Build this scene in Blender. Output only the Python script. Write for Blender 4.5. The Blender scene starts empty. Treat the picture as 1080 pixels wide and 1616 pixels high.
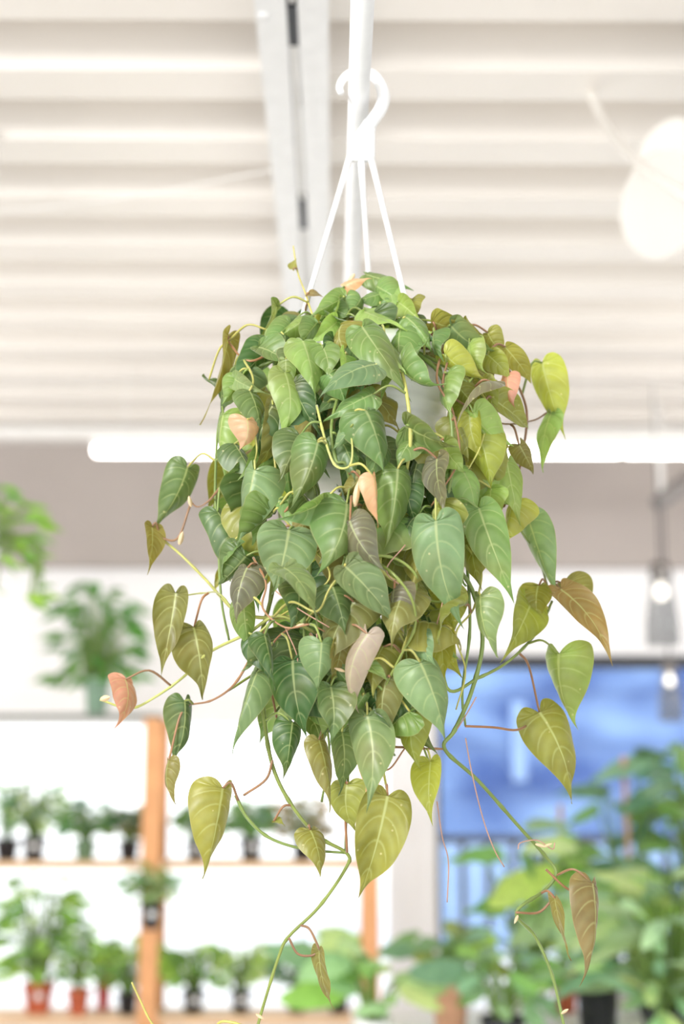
import bpy, math, random
from mathutils import Vector, Matrix
R = math.radians
rng = random.Random(7)
scene = bpy.context.scene
COL = scene.collection
F = 1616*50/36.0
PITCH = R(10.0); YAW = 0.0067; CZ = 1.5
# ------------------------------------------------------------------ camera
cam = bpy.data.cameras.new('camera'); co = bpy.data.objects.new('camera', cam); COL.objects.link(co)
co.location = (0,0,CZ); co.rotation_euler = (R(90)+PITCH, 0, -YAW)
cam.sensor_fit='VERTICAL'; cam.sensor_height=36; cam.lens=50
cam.dof.use_dof=True; cam.dof.focus_distance=1.70; cam.dof.aperture_fstop=2.2
cam.clip_start=0.05
scene.camera = co
scene.view_settings.view_transform='Standard'
CM = co.rotation_euler.to_matrix()
CAM = Vector((0,0,CZ))
def at(px,py,Y):
    d = CM @ Vector(((px-540)/F, -(py-808)/F, -1))
    return CAM + d*(Y/d.y)
def mpp(Y): return Y/F
def XX(px,Y,z): return at(px, pyof(Y,z), Y).x
def pyof(Y,z):
    e = math.atan2(z-CZ, Y); return 808 - F*math.tan(e-PITCH)
def ZZ(py,Y): return at(540,py,Y).z
# ------------------------------------------------------------------ colour + materials
def lin(c):
    def g(x):
        x/=255.0
        return x/12.92 if x<=0.04045 else ((x+0.055)/1.055)**2.4
    return (g(c[0]),g(c[1]),g(c[2]),1)
def mat(name, c, rough=0.6, noise=0.0, nscale=8, metal=0, emit=0, bump=0, trans=0, spec=0.5):
    m=bpy.data.materials.new(name); m.use_nodes=True; nt=m.node_tree; b=nt.nodes['Principled BSDF']
    c=lin(c); b.inputs['Base Color'].default_value=c; b.inputs['Roughness'].default_value=rough
    b.inputs['Metallic'].default_value=metal; b.inputs['Specular IOR Level'].default_value=spec
    if trans: b.inputs['Transmission Weight'].default_value=trans
    if emit:
        b.inputs['Emission Color'].default_value=c; b.inputs['Emission Strength'].default_value=emit
    if noise or bump:
        tc=nt.nodes.new('ShaderNodeTexCoord'); n=nt.nodes.new('ShaderNodeTexNoise'); n.inputs['Scale'].default_value=nscale
        n.inputs['Detail'].default_value=4
        nt.links.new(tc.outputs['Object'],n.inputs['Vector'])
        if noise:
            r=nt.nodes.new('ShaderNodeValToRGB'); r.color_ramp.elements[0].position=.3; r.color_ramp.elements[1].position=.7
            r.color_ramp.elements[0].color=tuple(x*(1-noise) for x in c[:3])+(1,)
            r.color_ramp.elements[1].color=tuple(min(1,x*(1+noise)) for x in c[:3])+(1,)
            nt.links.new(n.outputs['Fac'],r.inputs['Fac']); nt.links.new(r.outputs['Color'],b.inputs['Base Color'])
        if bump:
            bp=nt.nodes.new('ShaderNodeBump'); bp.inputs['Strength'].default_value=bump; bp.inputs['Distance'].default_value=.01
            nt.links.new(n.outputs['Fac'],bp.inputs['Height']); nt.links.new(bp.outputs['Normal'],b.inputs['Normal'])
    return m
def leafmat(name, veins=True, tr=0.35, rough=.36):
    m=bpy.data.materials.new(name); m.use_nodes=True; nt=m.node_tree; N=nt.nodes; Lk=nt.links
    b=N['Principled BSDF']; out=N['Material Output']
    at_=N.new('ShaderNodeAttribute'); at_.attribute_name='Col'
    tc=N.new('ShaderNodeTexCoord')
    no=N.new('ShaderNodeTexNoise'); no.inputs['Scale'].default_value=38; no.inputs['Detail'].default_value=5
    Lk.new(tc.outputs['Object'],no.inputs['Vector'])
    mr=N.new('ShaderNodeMapRange'); mr.inputs[1].default_value=.3; mr.inputs[2].default_value=.7; mr.inputs[3].default_value=.82; mr.inputs[4].default_value=1.14
    Lk.new(no.outputs['Fac'],mr.inputs[0])
    mx=N.new('ShaderNodeVectorMath'); mx.operation='SCALE'
    Lk.new(at_.outputs['Color'],mx.inputs[0]); Lk.new(mr.outputs[0],mx.inputs['Scale'])
    colr=mx.outputs[0]
    if veins:
        def M(op,a,b2=None):
            q=N.new('ShaderNodeMath'); q.operation=op
            for i,x in enumerate((a,b2)):
                if x is None: continue
                if isinstance(x,(int,float)): q.inputs[i].default_value=x
                else: Lk.new(x,q.inputs[i])
            return q.outputs[0]
        def MR(x,a,b2,c,d):
            q=N.new('ShaderNodeMapRange'); q.interpolation_type='SMOOTHSTEP'
            for i,k in zip((1,2,3,4),(a,b2,c,d)): q.inputs[i].default_value=k
            Lk.new(x,q.inputs[0]); return q.outputs[0]
        def MIX(f,a,c):
            q=N.new('ShaderNodeMix'); q.data_type='RGBA'; Lk.new(f,q.inputs['Factor']); Lk.new(a,q.inputs['A']); q.inputs['B'].default_value=c; return q.outputs['Result']
        n2=N.new('ShaderNodeTexNoise'); n2.inputs['Scale'].default_value=13; n2.inputs['Detail'].default_value=2
        Lk.new(tc.outputs['Object'],n2.inputs['Vector'])
        colr=MIX(MR(n2.outputs['Fac'],.48,.72,0,.36),colr,lin((136,122,74)))
        sp=N.new('ShaderNodeSeparateXYZ'); Lk.new(tc.outputs['UV'],sp.inputs[0])
        ux=M('ABSOLUTE',M('SUBTRACT',sp.outputs[0],.5))
        mid=MR(ux,.005,.034,.58,0)
        fr=M('ABSOLUTE',M('SUBTRACT',M('FRACT',M('ADD',M('MULTIPLY',sp.outputs[1],7),.5)),.5))
        lat=M('MULTIPLY',MR(fr,.0,.09,.28,0),MR(ux,.32,.49,1,0))
        colr=MIX(MR(fr,.16,.5,0,.08),colr,lin((180,196,154)))
        colr=MIX(M('MAXIMUM',mid,lat),colr,lin((198,208,152)))
        colr=MIX(MR(ux,.482,.5,0,.42),colr,lin((182,174,126)))
        vo=N.new('ShaderNodeTexVoronoi'); vo.inputs['Scale'].default_value=60
        Lk.new(tc.outputs['Object'],vo.inputs['Vector'])
        colr=MIX(MR(vo.outputs['Distance'],.05,.11,.5,0),colr,lin((212,204,160)))
    Lk.new(colr,b.inputs['Base Color']); b.inputs['Roughness'].default_value=rough
    b.inputs['Sheen Weight'].default_value=.5; b.inputs['Sheen Roughness'].default_value=.3; b.inputs['Specular IOR Level'].default_value=.48
    t=N.new('ShaderNodeBsdfTranslucent')
    g=N.new('ShaderNodeVectorMath'); g.operation='MULTIPLY'; g.inputs[1].default_value=(1.55,1.55,.7)
    Lk.new(colr,g.inputs[0]); Lk.new(g.outputs[0],t.inputs['Color'])
    ms=N.new('ShaderNodeMixShader'); ms.inputs[0].default_value=tr
    Lk.new(b.outputs[0],ms.inputs[1]); Lk.new(t.outputs[0],ms.inputs[2]); Lk.new(ms.outputs[0],out.inputs['Surface'])
    return m
M_={}
M_['leaf']=leafmat('velvet_leaf',True,.36,.38)
M_['bgleaf']=leafmat('background_leaf',False,.4,.45)
M_['vine']=leafmat('vine_stem',False,.1)
M_['white']=mat('white_paint',(242,240,237),.5,noise=.04,nscale=12,bump=.15)
M_['ceil']=mat('cream_metal_deck',(238,232,225),.45,noise=.03,nscale=1.5)
M_['fan']=mat('fan_white',(248,244,238),.5,noise=.02,nscale=6)
M_['joist']=mat('white_steel',(232,232,232),.45,noise=.04,nscale=20,bump=.25)
M_['pot']=mat('white_plastic',(250,250,250),.35,noise=.01,nscale=30)
M_['taupe']=mat('taupe_paint',(174,165,160),.8,noise=.04,nscale=2)
M_['wall']=mat('white_wall',(246,245,246),.8,noise=.02,nscale=3)
M_['floor']=mat('concrete',(206,204,201),.6,noise=.08,nscale=3)
M_['ground']=mat('pavement',(240,240,240),.9,noise=.03,nscale=2)
M_['pine']=mat('pine_wood',(226,164,112),.6,noise=.12,nscale=9)
M_['palepine']=mat('pale_pine_wood',(230,194,156),.6,noise=.1,nscale=9)
M_['dark']=mat('dark_metal',(48,50,56),.5,noise=.1,nscale=9)
M_['shelfdark']=mat('dark_shelf',(112,116,108),.7,noise=.12,nscale=9)
M_['blackpot']=mat('black_plastic',(46,46,52),.5,noise=.15,nscale=20)
M_['terra']=mat('terracotta',(206,108,76),.8,noise=.15,nscale=20)
M_['stake']=mat('bamboo_stake',(190,150,112),.8,noise=.15,nscale=20)
M_['peach']=mat('peach_glaze',(232,176,146),.6,noise=.1,nscale=20)
M_['redpot']=mat('pink_red_plastic',(206,96,98),.5,noise=.1,nscale=20)
M_['greenpot']=mat('green_plastic',(120,152,122),.5,noise=.1,nscale=20)
M_['palepot']=mat('pale_green_plastic',(150,180,156),.5,noise=.08,nscale=20)
M_['soil']=mat('potting_soil',(70,52,40),.95,noise=.4,nscale=120,bump=.6)
M_['card']=mat('white_card',(245,245,245),.6,noise=.02,nscale=40)
M_['tube']=mat('lit_tube',(255,252,248),.4,emit=9)
M_['bulb']=mat('bulb_glow',(255,246,232),.4,emit=5)  # small glow put in as a highlight inside the glass shade
M_['chrome']=mat('chrome',(130,126,124),.2,metal=1,noise=.03,nscale=20)
M_['grey']=mat('grey_metal',(130,125,123),.4,noise=.05,nscale=20)
M_['pinkstake']=mat('pinkish_stake',(200,160,146),.8,noise=.15,nscale=40)
M_['bluebase']=mat('pale_blue_panel',(150,180,222),.8,noise=.12,nscale=3)
def glassmat(name,fac=.22,c=.6):
    m=bpy.data.materials.new(name); m.use_nodes=True; nt=m.node_tree
    b=nt.nodes['Principled BSDF']; t=nt.nodes.new('ShaderNodeBsdfTransparent'); s=nt.nodes.new('ShaderNodeMixShader')
    b.inputs['Roughness'].default_value=.05; b.inputs['Base Color'].default_value=(c,c*1.05,c*1.1,1)
    n=nt.nodes.new('ShaderNodeTexNoise'); n.inputs['Scale'].default_value=4
    mr=nt.nodes.new('ShaderNodeMapRange'); mr.inputs[3].default_value=fac*.8; mr.inputs[4].default_value=fac*1.2
    nt.links.new(n.outputs['Fac'],mr.inputs[0]); nt.links.new(mr.outputs[0],s.inputs[0])
    nt.links.new(t.outputs[0],s.inputs[1]); nt.links.new(b.outputs[0],s.inputs[2]); nt.links.new(s.outputs[0],nt.nodes['Material Output'].inputs['Surface'])
    return m
M_['glass']=glassmat('clear_glass',.32,.22); M_['pane']=glassmat('window_glass',.04)
def bluemat():
    m=bpy.data.materials.new('blue_with_reflections'); m.use_nodes=True; nt=m.node_tree; b=nt.nodes['Principled BSDF']
    tc=nt.nodes.new('ShaderNodeTexCoord'); mp=nt.nodes.new('ShaderNodeMapping'); mp.inputs['Scale'].default_value=(.7,1,1.3)
    n=nt.nodes.new('ShaderNodeTexNoise'); n.inputs['Scale'].default_value=1.5; n.inputs['Detail'].default_value=1.5
    r=nt.nodes.new('ShaderNodeValToRGB'); e=r.color_ramp.elements
    e[0].position=.38; e[0].color=lin((46,84,152)); e[1].position=.66; e[1].color=lin((134,168,216))  # lighter blotches paint bright reflections into the blue
    nt.links.new(tc.outputs['Object'],mp.inputs[0]); nt.links.new(mp.outputs[0],n.inputs['Vector']); nt.links.new(n.outputs['Fac'],r.inputs['Fac'])
    nt.links.new(r.outputs['Color'],b.inputs['Base Color']); b.inputs['Roughness'].default_value=.6
    return m
M_['blue']=bluemat()
# ------------------------------------------------------------------ mesh builder
def wloc(o):
    v=Vector((0,0,0))
    while o: v+=o.location; o=o.parent
    return v
class MB:
    def __init__(s): s.v=[];s.f=[];s.uv=[];s.c=[]
    def add(s,vs,fs,uv=None,col=(1,1,1,1)):
        n=len(s.v); s.v+= [Vector(p) for p in vs]; s.f+=[tuple(i+n for i in f) for f in fs]
        s.uv+= uv if uv else [(0,0)]*len(vs); s.c+=[col]*len(vs)
    def box(s,c,d,rot=None,bev=0):
        x,y,z=d[0]/2,d[1]/2,d[2]/2; c=Vector(c)
        vs=[Vector((i*x,j*y,k*z)) for i in(-1,1) for j in(-1,1) for k in(-1,1)]
        if rot: vs=[rot@p for p in vs]
        s.add([c+p for p in vs],[(0,1,3,2),(4,6,7,5),(0,4,5,1),(2,3,7,6),(0,2,6,4),(1,5,7,3)])
    def b2(s,x0,x1,y0,y1,z0,z1): s.box(((x0+x1)/2,(y0+y1)/2,(z0+z1)/2),(x1-x0,y1-y0,z1-z0))
    def tube(s,pts,r,seg=8,col=(1,1,1,1),flat=1.0):
        pts=[Vector(p) for p in pts]; n=len(pts)
        rs=r if isinstance(r,(list,tuple)) else [r]*n
        vs=[];fs=[]; prev=None
        for i,p in enumerate(pts):
            t=(pts[min(i+1,n-1)]-pts[max(i-1,0)])
            if t.length<1e-9: t=Vector((0,0,1))
            t.normalize()
            if prev is None:
                a=Vector((0,0,1)) if abs(t.z)<.9 else Vector((0,1,0))
                u=t.cross(a).normalized()
            else:
                u=(prev-t*prev.dot(t))
                u=u.normalized() if u.length>1e-6 else t.orthogonal().normalized()
            prev=u; w=t.cross(u)
            for k in range(seg):
                a=2*math.pi*k/seg
                vs.append(p+(u*math.cos(a)+w*math.sin(a)*flat)*rs[i])
        for i in range(n-1):
            for k in range(seg):
                k2=(k+1)%seg
                fs.append((i*seg+k,i*seg+k2,(i+1)*seg+k2,(i+1)*seg+k))
        fs.append(tuple(range(seg-1,-1,-1))); fs.append(tuple((n-1)*seg+k for k in range(seg)))
        s.add(vs,fs,None,col)
    def lathe(s,prof,c,seg=32,rot=None):
        c=Vector(c); vs=[];fs=[]
        for (r,z) in prof:
            for k in range(seg):
                a=2*math.pi*k/seg; p=Vector((max(r,1e-4)*math.cos(a),max(r,1e-4)*math.sin(a),z))
                vs.append(c+(rot@p if rot else p))
        for i in range(len(prof)-1):
            for k in range(seg):
                k2=(k+1)%seg; fs.append((i*seg+k,i*seg+k2,(i+1)*seg+k2,(i+1)*seg+k))
        s.add(vs,fs)
    def build(s,name,m,parent=None,origin=None,smooth=True,bevel=0,props=None):
        off = wloc(parent) if parent else Vector(origin or (0,0,0))
        me=bpy.data.meshes.new(name); me.from_pydata([p-off for p in s.v],[],s.f)
        uvl=me.uv_layers.new(name='UVMap'); ca=me.color_attributes.new('Col','FLOAT_COLOR','POINT')
        li=[0]*len(me.loops); me.loops.foreach_get('vertex_index',li)
        flat=[]
        for i in li: flat+= [s.uv[i][0],s.uv[i][1]]
        uvl.data.foreach_set('uv',flat)
        fc=[]
        for c in s.c: fc+=list(c)
        ca.data.foreach_set('color',fc)
        if smooth: me.shade_smooth()
        o=bpy.data.objects.new(name,me); COL.objects.link(o); me.materials.append(m)
        if parent: o.parent=parent
        else: o.location=off
        if bevel:
            bm=o.modifiers.new('bevel','BEVEL'); bm.width=bevel; bm.segments=2; bm.limit_method='ANGLE'
        return o
def tag(o,label,cat,group=None,kind=None):
    if label: o['label']=label
    if cat: o['category']=cat
    if group: o['group']=group
    if kind: o['kind']=kind
    return o
def thing(name,loc,label,cat,group=None):
    o=bpy.data.objects.new(name,None); COL.objects.link(o); o.location=loc; o.empty_display_size=.05
    return tag(o,label,cat,group)
def struct(name,mb,m,smooth=False,origin=(0,0,0)):
    o=mb.build(name,m,None,origin,smooth=smooth); o['kind']='structure'; return o
def cr(P,sub=6):
    P=[Vector(p) for p in P]; Q=[P[0]*2-P[1]]+P+[P[-1]*2-P[-2]]; out=[]
    for i in range(1,len(Q)-2):
        a,b,c,d=Q[i-1],Q[i],Q[i+1],Q[i+2]
        for k in range(sub):
            t=k/sub
            out.append(0.5*((2*b)+(c-a)*t+(2*a-5*b+4*c-d)*t*t+(3*b-a-3*c+d)*t**3))
    out.append(P[-1]); return out
# ------------------------------------------------------------------ leaf geometry
HEART=[(0,0),(.07,-.05),(.17,-.09),(.29,-.09),(.40,-.04),(.475,.05),(.50,.16),(.485,.28),(.435,.40),(.355,.52),(.26,.62),(.165,.71),(.09,.79),(.045,.87),(.018,.94),(0,1)]
OVAL=[(0,0),(.14,.03),(.30,.10),(.43,.22),(.50,.38),(.49,.54),(.42,.68),(.30,.81),(.16,.91),(.06,.965),(0,1)]
_oc={}
def outline(kind,N):
    k=(kind,N)
    if k in _oc: return _oc[k]
    P=HEART if kind=='heart' else OVAL
    pts=cr([(x,y,0) for x,y in P],8); L=[0]
    for i in range(1,len(pts)): L.append(L[-1]+(pts[i]-pts[i-1]).length)
    out=[]
    for j in range(N+1):
        t=L[-1]*j/N; i=1
        while i<len(L)-1 and L[i]<t: i+=1
        f=(t-L[i-1])/max(1e-9,L[i]-L[i-1]); p=pts[i-1].lerp(pts[i],f); out.append((p.x,p.y))
    _oc[k]=out; return out
def leafgeo(mb,B,ax,nrm,L,W,fold,curl,col,N=30,n=5,kind='heart',r=rng,bend=0.0,relief=.05,wave=.02,tw=None,cup=0.0,nv=7):
    ax=ax.normalized(); nrm=(nrm-ax*nrm.dot(ax)).normalized(); side=ax.cross(nrm)
    O=outline(kind,N); vs=[];uv=[];fs=[]; ph=r.random()*6
    if tw is None: tw=r.uniform(-.25,.25)
    tip=r.uniform(-.5,.9)*curl
    for j in range(N+1):
        v=j/N; m=max(0,(v-.34)/.66)**1.7
        for i in range(-n,n+1):
            u=i/n; au=abs(u)
            x=O[j][0]*(1-(1-au)**1.35)*(1 if u>0 else -1); y=m+(O[j][1]-m)*(au**2.0)
            X=x*W; Yl=y*L
            yy=max(0,y)
            z=-fold*abs(X)*(.35+au*.65)+cup*W*au*au*math.sin(math.pi*min(1,yy+.15))
            z+=curl*L*yy*(1-yy)-tip*L*.3*(yy**4-yy)
            z+=relief*W*(abs(math.sin(math.pi*nv*v))**.6-.5)*math.sin(math.pi*min(1,au*.8+.1))
            z+=wave*W*math.sin(2*math.pi*2.5*v+ph+(1 if u>0 else 0))*au*au
            z+=tw*X*(yy+.1)
            X+=bend*L*(yy**2-yy)
            vs.append(B+side*X+ax*Yl+nrm*z); uv.append((.5+.5*u,v))
    w=2*n+1
    for j in range(N):
        for i in range(2*n):
            fs.append((j*w+i,j*w+i+1,(j+1)*w+i+1,(j+1)*w+i))
    mb.add(vs,fs,uv,col)
PAL={'G':(116,148,82),'B':(140,170,94),'S':(128,154,106),'D':(92,118,70),'K':(68,104,54),'Y':(168,174,74),'O':(138,132,70),'Q':(150,152,72),'R':(144,122,76),'P':(222,178,146),'H':(206,146,128),'V':(120,118,98),'M':(206,188,176),'L':(160,190,104)}  # yellow-green Y tone has backlight painted into the leaf colour
def jit(c,r=rng,a=.15):
    k=1+r.uniform(-a,a); h=r.uniform(-.08,.10)
    l=lin(c); return (min(1,l[0]*k*(1+h)),min(1,l[1]*k),min(1,l[2]*k*(1-h)),1)

# ================================================================== SETTING
D=8.0; CEIL=CZ+D*math.tan(R(13.05)); XL,XR=-4.5,4.5; YB=-3.0
mb=MB(); pitch=.44; dep=.13; prof=[]; y=YB
while y<D+.01:
    prof+= [(y,0),(y+pitch*.40,0),(y+pitch*.49,dep),(y+pitch*.91,dep)]
    y+=pitch
prof=[(min(a,D),b) for a,b in prof]
vs=[];fs=[]
for (a,b) in prof: vs+=[(XL,a,CEIL+b),(XR,a,CEIL+b)]
for i in range(len(prof)-1): fs.append((2*i,2*i+1,2*i+3,2*i+2))
mb.add(vs,fs); struct('ceiling',mb,M_['ceil'])
mb=MB(); mb.b2(XL,XR,YB,D,-.1,0); struct('floor',mb,M_['floor'])
mb=MB(); mb.b2(XL-.1,XL,YB,D,0,CEIL+.1); struct('wall_left',mb,M_['wall'])
mb=MB(); mb.b2(XR,XR+.1,YB,D,0,CEIL+.1); struct('wall_right',mb,M_['wall'])
w1z=ZZ(1135,D); w2z=ZZ(1034,D); zb=.12
xa=XX(-260,D,1.5); xb=XX(622,D,1.2); xc=XX(690,D,1.2); xd=XX(1330,D,1.2)
mb=MB()
mb.b2(XL,xa,D,D+.15,0,CEIL+.1); mb.b2(xb,xc,D,D+.15,0,CEIL+.1); mb.b2(xd,XR,D,D+.15,0,CEIL+.1)
mb.b2(xa,xb,D,D+.15,w1z,CEIL+.1); mb.b2(xc,xd,D,D+.15,w2z,CEIL+.1)
mb.b2(xa,xb,D,D+.15,0,zb); mb.b2(xc,xd,D,D+.15,0,zb)
struct('wall_back',mb,M_['wall'])
zt=ZZ(893,D-.12)
mb=MB(); mb.b2(XL,XR,D-.12,D,zt,CEIL-.01); struct('trim_1',mb,M_['taupe'])
mb=MB(); z0=ZZ(692,D-.25); mb.b2(XL,XR,D-.25,D-.121,z0,CEIL-.005); struct('trim_2',mb,M_['white'])
def window(n,x0,x1,z0,z1,m,mull,fw,ft):
    mb=MB()
    yb0,yb1=D-.02,D+.06
    mb.b2(x0,x1,yb0,yb1,z1-ft,z1); mb.b2(x0,x1,yb0,yb1,z0,z0+fw)
    mb.b2(x0,x0+fw*.5,yb0,yb1,z0+fw,z1-ft); mb.b2(x1-fw,x1,yb0,yb1,z0+fw,z1-ft)
    o=struct(n,mb,m)
    g=MB(); g.b2(x0+fw*.5,x1-fw,D+.045,D+.05,z0+fw,z1-ft); p=g.build('pane',M_['pane'],o,smooth=False)
    return o
window('window_1',xa,xb,zb,w1z,M_['wall'],[],.035,.035)
window('window_2',xc,xd,zb,w2z,M_['dark'],[],.04,.075)
mb=MB(); mb.b2(-25,25,D+.15,45,-.1,0); struct('ground',mb,M_['ground'])
t=thing('building',(XX(1000,12,0),12,0),'blue panelled building seen through the dark framed window','building')
x0=XX(660,12,1.5); x1=x0+6
zbb=ZZ(1330,12)
mb=MB(); mb.b2(x0,x1,12,15,zbb,5.0); mb.build('wall',M_['blue'],t,smooth=False)
mb=MB(); mb.b2(x0,x1,11.95,15,0,zbb); o=mb.build('wall_base',M_['bluebase'],t,smooth=False); o['label']='pale blue lower wall'
mb=MB()
xx=XX(808,12,1.5); mb.b2(xx,xx+.11,11.9,12,zbb+.5,2.0)
mb.build('reflection_strip',M_['bluebase'],t,smooth=False)['label']='pale vertical reflection modelled as a strip'  # bright reflection put in as a solid pale strip
for k in range(4):
    z=1.25+k*.42; mb=MB(); mb.b2(x0,x1,11.96,12,z,z+.04); mb.build('batten',M_['blue'],t,smooth=False)
t=thing('railing',(XX(900,9.2,0),9.2,0),'dark metal railing outside the blue window','railing')
zr=ZZ(1318,9.2); xr0=XX(640,9.2,1); xr1=XX(1350,9.2,1)
mb=MB(); mb.b2(xr0,xr1,9.18,9.22,zr-.05,zr); mb.build('top_rail',M_['dark'],t,smooth=False)
mb=MB(); mb.b2(xr0,xr1,9.19,9.21,.1,.13); mb.build('bottom_rail',M_['dark'],t,smooth=False)
x=xr0+.02
while x<xr1:
    mb=MB(); mb.b2(x,x+.042,9.19,9.21,0,zr-.05); mb.build('bar',M_['dark'],t,smooth=False); x+=.16

# ================================================================== CEILING JOIST, PIPE, CABLES
Yr=2.63; hb=ZZ(0,Yr)
cx=at(460,0,Yr).x; s=at(518,0,Yr).x-at(400,0,Yr).x
t=thing('ceiling_joist',(cx,3,hb),'white painted steel joist of twin angle bars running under the ceiling','joist')
gap=.022
for sg in (-1,1):
    mb=MB(); a=cx+sg*gap/2; b=cx+sg*s/2
    mb.b2(min(a,b),max(a,b),1.2,D-.26,hb,hb+.007)
    mb.b2(min(a,a+sg*.007),max(a,a+sg*.007),1.2,D-.26,hb+.007,hb+s/2)
    mb.build('angle_bar',M_['joist'],t,smooth=False,bevel=.0015)
mb=MB(); pts=[]; y=1.3; up=False
while y<D-.3:
    pts.append((cx,y,CEIL-.03 if up else hb+.06)); up=not up; y+=.32
mb.tube(pts,.0072,8); mb.build('web_rod',M_['joist'],t)
for a,b in ((1.2,2.66),(2.82,3.68),(3.88,D-.27)):
    mb=MB(); mb.b2(cx-gap/2+.006,cx+gap/2-.006,a,b,hb+.010,hb+.018); mb.build('filler_strip',M_['white'],t,smooth=False)
for a,b in ((2.66,2.82),(3.68,3.88)):  # short dark blocks set in the gap between the angle bars
    mb=MB(); mb.b2(cx-gap/2+.0005,cx+gap/2-.0005,a+.001,b-.001,hb+.001,hb+.03)
    mb.build('spacer',M_['dark'],t,smooth=False)['label']='dark spot in the gap'
for sg in (-1,1):
    mb=MB(); mb.b2(cx+sg*.03-.02,cx+sg*.03+.02,1.2,D-.26,CEIL-.03,CEIL-.002); mb.build('top_chord',M_['joist'],t,smooth=False)
mb=MB(); q=at(416,38,Yr+.06); mb.lathe([(0,-.006),(.011,-.005),(.013,0)],(q.x,q.y,hb),16); mb.build('weld_blob',M_['joist'],t)
YP=1.8
pc=at(567,141,YP); pr=.0145
mb=MB(); mb.tube([(pc.x,.7,pc.z),(pc.x,D-.13,pc.z)],pr,24)
o=mb.build('hanging_pipe',M_['joist'],None,(pc.x,.7,pc.z)); tag(o,'round white pipe running overhead that carries the plant hook','pipe')
mb=MB(); A=at(-30,338,3.9); B_=at(432,268,3.4)
A.z=min(A.z,CEIL-.02)
mb.tube(cr([A,(A+B_)/2-Vector((0,0,.015)),B_],8),.0022,6)
tag(mb.build('cable',M_['white'],None,A),'thin white cable strung from the joist toward the left','cable')
mb=MB(); zc=ZZ(603,6.9); mb.tube([(XL,6.9,zc),(XR,6.9,zc)],.018,12)
tag(mb.build('conduit',M_['white'],None,(XL,6.9,zc)),'straight white conduit crossing the ceiling near the far wall','conduit')
mb=MB()
P=[at(930,140,3.74),at(955,195,3.6),at(1000,250,3.4),at(1060,295,3.2),at(1130,330,3.05),at(1250,350,3.0)]
P[0].z=CEIL+.02; top=P[0]
mb.tube(cr(P,6),.013,10)
tag(mb.build('curved_conduit',M_['fan'],None,top),'curved white cable arm beside the fan-like shape','cable')
fc=at(1150,300,3.5)
t=thing('fan_stand_in',fc,'white fan-like stand-in with broad rounded blades at the right edge','fan')  # rough fan form standing in for an unidentified white shape
mb=MB(); mb.lathe([(0,-.05),(.05,-.045),(.07,-.01),(.07,.05),(.05,.09),(0,.10)],fc,24); mb.build('motor_hub',M_['fan'],t)
mb=MB(); mb.tube([fc+Vector((0,0,.09)),Vector((fc.x,fc.y,CEIL+.06))],.014,10); mb.build('downrod',M_['fan'],t)
for k,a in enumerate((214,150,60,-10,285)):
    a=R(a); d=Vector((math.cos(a),math.sin(a)*.5,-.30 if k==0 else (.42 if k==1 else 0))).normalized(); sd=Vector((-math.sin(a)*.4,math.cos(a)*.3,.6)).normalized()
    sd=(sd-d*sd.dot(d)).normalized(); nn=d.cross(sd)
    mb=MB(); vs=[];fs=[]
    n=28
    for i in range(n+1):
        tt=i/n; L=.05+(.29 if k==0 else .21)*tt; w=.06+.085*math.sin(math.pi*min(1,tt*.6+.05))
        if tt>.5: w*=math.sqrt(max(0,1-((tt-.5)/.502)**2))
        for sgn in(-1,1):
            for h in(-.004,.004):
                vs.append(fc+d*L+sd*w*sgn+nn*h)
    for i in range(n):
        b=4*i; fs+=[(b,b+4,b+6,b+2),(b+1,b+3,b+7,b+5),(b,b+1,b+5,b+4),(b+2,b+6,b+7,b+3)]
    fs+=[(0,2,3,1),(4*n,4*n+1,4*n+3,4*n+2)]
    mb.add(vs,fs); mb.build('blade',M_['fan'],t,smooth=False)
YT=6.4; zt_=ZZ(710,YT); xs=XX(146,YT,zt_); Lf=1.22
for k in range(3):
    xc0=xs+k*(Lf+.004); c=Vector((xc0+Lf/2,YT,zt_))
    t=thing('linear_light',c,['lit linear ceiling light left of the hanging plant, its left end in view','lit linear ceiling light passing directly behind the hanging plant','lit linear ceiling light running out at the right edge'][k],'ceiling light','row of linear ceiling lights')
    mb=MB(); mb.b2(xc0,xc0+Lf,YT-.04,YT+.04,zt_+.012,zt_+.06); mb.build('housing',M_['white'],t,smooth=False,bevel=.004)
    mb=MB(); mb.b2(xc0+.008,xc0+Lf-.008,YT-.034,YT+.034,zt_-.026,zt_+.011); mb.build('diffuser',M_['tube'],t,smooth=False,bevel=.008)
    for q in (.15,Lf-.15):
        mb=MB(); mb.tube([(xc0+q,YT,zt_+.06),(xc0+q,YT,CEIL+.05)],.0025,6); mb.build('suspension_wire',M_['white'],t)
def pendant(px,py,Y,h,label,r):
    c=at(px,py,Y); k=r/.055
    t=thing('pendant_lamp',c,label,'pendant lamp','glass pendant lamps')
    mb=MB(); mb.tube([c,Vector((c.x,c.y,CEIL+.03))],.005,6); mb.build('cord',M_['dark'],t)
    mb=MB(); mb.lathe([(.008*k,.0),(.03*k,-.005*k),(r*.62,-.03*k),(r*.66,-.06*k),(r*.5,-.062*k),(0,-.062*k)],c,20); mb.build('socket_cap',M_['chrome'],t)
    mb=MB(); mb.lathe([(r*.55,-.06*k),(r*.8,-.12*k),(r,-.2*k),(r*1.0,-h),(r*.97,-h),(r*.96,-.2*k),(r*.77,-.12*k),(r*.52,-.062*k)],c,24); mb.build('glass_shade',M_['glass'],t)
    mb=MB(); mb.lathe([(0,-.064*k),(.010*k,-.07*k),(.012*k,-.08*k),(.02*k,-.095*k),(.022*k,-.105*k),(.014*k,-.12*k),(0,-.125*k)],c,16); mb.build('bulb',M_['bulb'],t)
pendant(1042,886,7.0,.42,'clear glass pendant lamp with chrome cap, the higher hung one',.085)
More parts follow.
